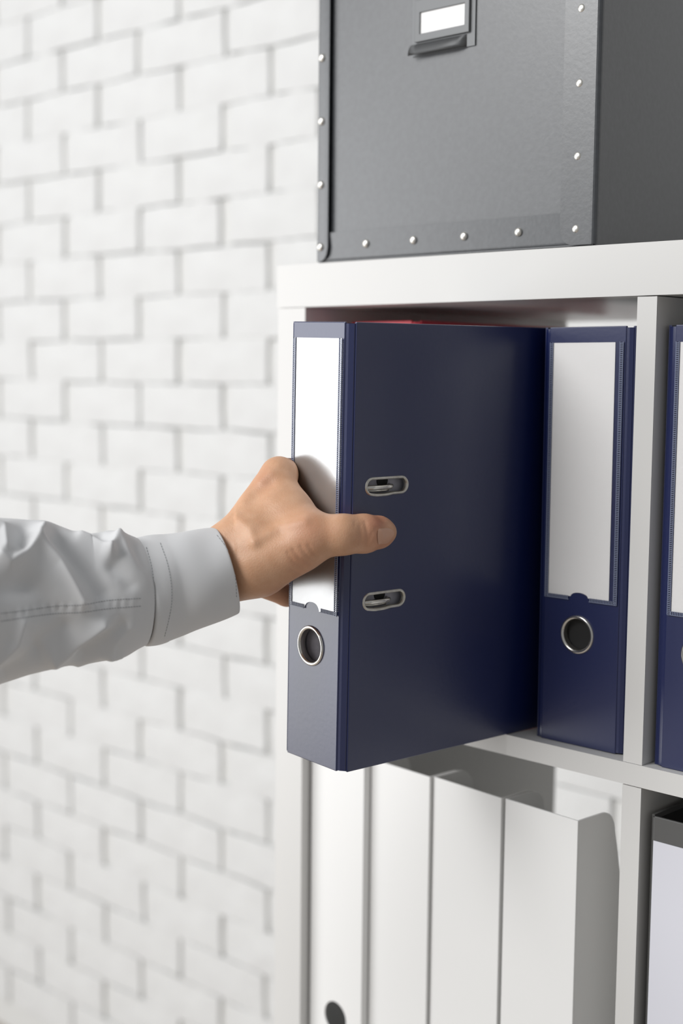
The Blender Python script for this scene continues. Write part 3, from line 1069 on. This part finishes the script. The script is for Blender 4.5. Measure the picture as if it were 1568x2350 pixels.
def tube_points(sts, n, seg):
    d = dense(sts, n)
    cen = np.array([hp(x, y, t) for x, y, t, *_ in d])
    tan = np.gradient(cen, axis=0)
    tan /= np.linalg.norm(tan, axis=1)[:, None]
    P = np.zeros((n, seg, 3))
    N = np.zeros((n, seg, 3))
    for i in range(n):
        t, hh, lean, k = d[i, 2], d[i, 3], d[i, 4], d[i, 5]
        R = hh * t / F
        u = np.array(up) * 1.0 - np.array(rt) * lean
        u /= np.linalg.norm(u)
        u = u - tan[i] * (u @ tan[i]) * 0.9
        u /= np.linalg.norm(u)
        w = np.cross(tan[i], u)
        w /= np.linalg.norm(w)          # towards the camera or away
        if w @ np.array(fw) > 0:
            w = -w
        for j in range(seg):
            a = 2 * math.pi * j / seg
            P[i, j] = cen[i] + R * (u * math.cos(a) + w * k * math.sin(a))
            v = u * math.cos(a) + w / k * math.sin(a)
            N[i, j] = v / np.linalg.norm(v)
    return P, N


def pix(P):
    r_ = P - camv
    t = r_ @ np.array(fw)
    return 784 + F * (r_ @ np.array(rt)) / t, 1175 - F * (r_ @ np.array(up)) / t


def polydist(X, Y, poly):
    d = np.full(X.shape, 1e9)
    for (x0, y0), (x1, y1) in zip(poly[:-1], poly[1:]):
        vx, vy = x1 - x0, y1 - y0
        k = np.clip(((X - x0) * vx + (Y - y0) * vy) / (vx * vx + vy * vy), 0, 1)
        d = np.minimum(d, np.hypot(X - x0 - k * vx, Y - y0 - k * vy))
    return d


NS, SEG = 420, 280
P, N = tube_points(st, NS, SEG)
X, Y = pix(P)
vis = np.clip(-(N @ np.array(fw)) * 3 + 0.9, 0, 1)
front = np.clip(-(N @ np.array(fw)) * 2.2, 0, 1) * 0.90 + 0.15
dsp = np.zeros((NS, SEG))
# cloth folds: ridge lines (height > 0) and troughs, widths in reference pixels
for poly, wd, ht in [
    ([(102, 1224), (91, 1246), (138, 1290), (166, 1337), (190, 1380)], 15, 0.0052),
    ([(0, 1280), (24, 1296), (60, 1275), (91, 1246)], 13, 0.0042),
    ([(185, 1236), (237, 1258), (255, 1272)], 11, 0.0040),
    ([(274, 1232), (261, 1258), (255, 1272)], 10, 0.0040),
    ([(279, 1232), (300, 1282), (344, 1335)], 12, 0.0046),
    ([(128, 1506), (158, 1487), (237, 1430)], 15, 0.0056),
    ([(-10, 1518), (40, 1472), (55, 1428)], 14, 0.0040),
    ([(180, 1520), (229, 1497), (277, 1495)], 12, 0.0036),
    ([(-60, 1190), (10, 1215), (14, 1260)], 14, 0.0034),
    ([(300, 1440), (262, 1470), (250, 1490)], 12, 0.0026),
    ([(-80, 1330), (-120, 1450)], 24, 0.006),
    ([(-240, 1250), (-200, 1500)], 30, 0.007),
    # troughs between
    ([(60, 1330), (100, 1370), (120, 1400)], 30, -0.0036),
    ([(55, 1225), (50, 1250)], 18, -0.0035),
    ([(130, 1235), (200, 1310), (230, 1360)], 20, -0.0040),
    ([(230, 1232), (245, 1245)], 12, -0.0035),
    ([(300, 1340), (285, 1320), (262, 1300)], 18, -0.0030),
    ([(0, 1350), (50, 1345)], 26, -0.0034),
    ([(90, 1480), (150, 1440)], 22, -0.0034),
    ([(190, 1490), (280, 1440)], 20, -0.0036),
    ([(10, 1545), (80, 1500)], 16, -0.0030),
    ([(310, 1260), (330, 1300)], 12, -0.0026),
]:
    wd, ht = wd * 1.08, ht * 1.3
    pd = polydist(X, Y, poly)
    if ht > 0:
        dsp += 1.1 * ht * np.exp(-(np.sqrt(pd * pd + 16) - 4) / (wd * 0.9)) * vis * front
    else:
        dsp += ht * np.exp(-(pd / wd) ** 2) * vis * front
# softer folds all the way round, fading out at the cuff seam
ii = np.linspace(0, 1, NS)[:, None]
jj = np.linspace(0, 2 * math.pi, SEG, endpoint=False)[None, :]
dsp += 0.0010 * np.sin(3 * jj + 26 * ii) * np.cos(17 * ii + 1.3) + 0.0008 * np.sin(5 * jj - 44 * ii + 1)
dsp += 0.004 * np.sin(2 * jj + 18 * ii + 2) * (1 - vis)
# little puckers along the seam
dsp += 0.0006 * np.sin(X / 3.2 + 0.4 * np.sin(X / 11)) * np.exp(-(polydist(X, Y, [(-20, 1417), (130, 1397), (200, 1393), (345, 1380)]) / 10) ** 2) * vis
fade = np.clip((1 - ii) * 20, 0, 1)
P2 = P + N * (dsp * fade)[..., None]


def grid_mesh(P, closed_end=False):
    n, s = P.shape[:2]
    v = P.reshape(-1, 3)
    f = [(i * s + j, i * s + (j + 1) % s, (i + 1) * s + (j + 1) % s, (i + 1) * s + j) for i in range(n - 1) for j in range(s)]
    return v, f


def mesh_obj(name, v, f, mat, parent, smooth=True):
    me = bpy.data.meshes.new(name)
    me.from_pydata((v - org).tolist(), [], f)
    bm = bmesh.new()
    bm.from_mesh(me)
    bmesh.ops.recalc_face_normals(bm, faces=bm.faces)
    bm.to_mesh(me)
    bm.free()
    me.materials.append(M[mat])
    me.polygons.foreach_set('use_smooth', [smooth] * len(me.polygons))
    o = bpy.data.objects.new(name, me)
    C.objects.link(o)
    o.parent = parent
    return o


v, f = grid_mesh(P2)
k0 = len(v)
v = np.vstack([v, P2[0].mean(0)[None]])
f += [(k0, (j + 1) % SEG, j) for j in range(SEG)]
sleeve = mesh_obj('shirt_sleeve', v, f, 'shirt', person)
sleeve['label'] = 'white cotton shirt sleeve with soft folds'
tree_s = BVHTree.FromPolygons([Vector(q) for q in v], f)

# cuff: outer skin, rolled rim, inner skin
NC, SC = 60, 160
Pc, Nc = tube_points(cuffst, NC, SC)
ic = np.linspace(0, 1, NC)[:, None]
jc = np.linspace(0, 2 * math.pi, SC, endpoint=False)[None, :]
dc = 0.0004 * np.sin(4 * jc + 9 * ic) + 0.0005 * np.sin(2 * jc - 5 * ic + 1)
Pc = Pc + Nc * dc[..., None]
Pc[0] -= Nc[0] * 0.0012
Pc[1] += Nc[1] * 0.0001
axis_end = (Pc[-1].mean(0) - Pc[-6].mean(0))
axis_end /= np.linalg.norm(axis_end)
rim = [Pc[-1] + axis_end * 0.0007 - Nc[-1] * 0.0003, Pc[-1] + axis_end * 0.0009 - Nc[-1] * 0.0010, Pc[-1] + axis_end * 0.0005 - Nc[-1] * 0.0017]
inner = [Pc[i] - Nc[i] * 0.0020 for i in range(NC - 1, 4, -3)]
Pfull = np.stack(list(Pc) + rim + inner)
v, f = grid_mesh(Pfull)
cuff = mesh_obj('cuff', v, f, 'shirt', sleeve)
tree_c = BVHTree.FromPolygons([Vector(q) for q in v], f)


def stitch(poly, tree, name, parent, step=6.0, dash=3.6, r=0.00024, lift=0.00006):
    bm = bmesh.new()
    pts = []
    for (x0, y0), (x1, y1) in zip(poly[:-1], poly[1:]):
        L = math.hypot(x1 - x0, y1 - y0)
        n = max(1, int(L / 1.0))
        pts += [(x0 + (x1 - x0) * i / n, y0 + (y1 - y0) * i / n) for i in range(n)]
    pts.append(poly[-1])
    s = 0.0
    i = 0
    while i < len(pts) - int(dash):
        a, b = pts[i], pts[min(len(pts) - 1, i + int(round(dash)))]
        A, _ = on_surface(tree, *a, lift)
        B, _ = on_surface(tree, *b, lift)
        if A is not None and B is not None and (A - B).length < 0.006:
            tube(bm, [A - Vector(org), (A + B) / 2 - Vector(org), B - Vector(org)], r, 5)
        i += int(step)
    o = obj(name, bm, 'thread', parent)
    o['kind'] = 'stuff'
    return o


def curve_pts(pts, n=24):
    """smooth polyline through pixel points"""
    a = np.array(pts, float)
    s = np.concatenate([[0], np.cumsum(np.hypot(np.diff(a[:, 0]), np.diff(a[:, 1])))])
    u = np.linspace(0, s[-1], n)
    m = np.gradient(a, s, axis=0)
    out = []
    for q in u:
        i = min(len(s) - 2, np.searchsorted(s, q, 'right') - 1)
        hh = s[i + 1] - s[i]
        t = (q - s[i]) / hh
        out.append(tuple((2 * t**3 - 3 * t**2 + 1) * a[i] + (t**3 - 2 * t**2 + t) * hh * m[i] + (-2 * t**3 + 3 * t**2) * a[i + 1] + (t**3 - t**2) * hh * m[i + 1]))
    return out


seam_a = curve_pts([(2, 1408), (60, 1401), (130, 1391), (190, 1388), (250, 1378), (325, 1373)], 40)
seam_b = curve_pts([(2, 1426), (60, 1417), (130, 1408), (190, 1405), (250, 1397), (325, 1391)], 40)
stitch(seam_a, tree_s, 'seam_stitching', sleeve)
stitch(seam_b, tree_s, 'seam_stitching', sleeve)
stitch(curve_pts([(336, 1256), (348, 1300), (354, 1345), (356, 1380), (352, 1420), (345, 1460), (340, 1476)], 40), tree_c, 'cuff_stitching', cuff)
stitch(curve_pts([(368, 1246), (384, 1292), (393, 1340), (394, 1385), (388, 1420), (378, 1460)], 40), tree_c, 'cuff_stitching', cuff)
stitch(curve_pts([(498, 1228), (520, 1258), (534, 1295), (541, 1330), (543, 1370)], 40), tree_c, 'cuff_stitching', cuff)
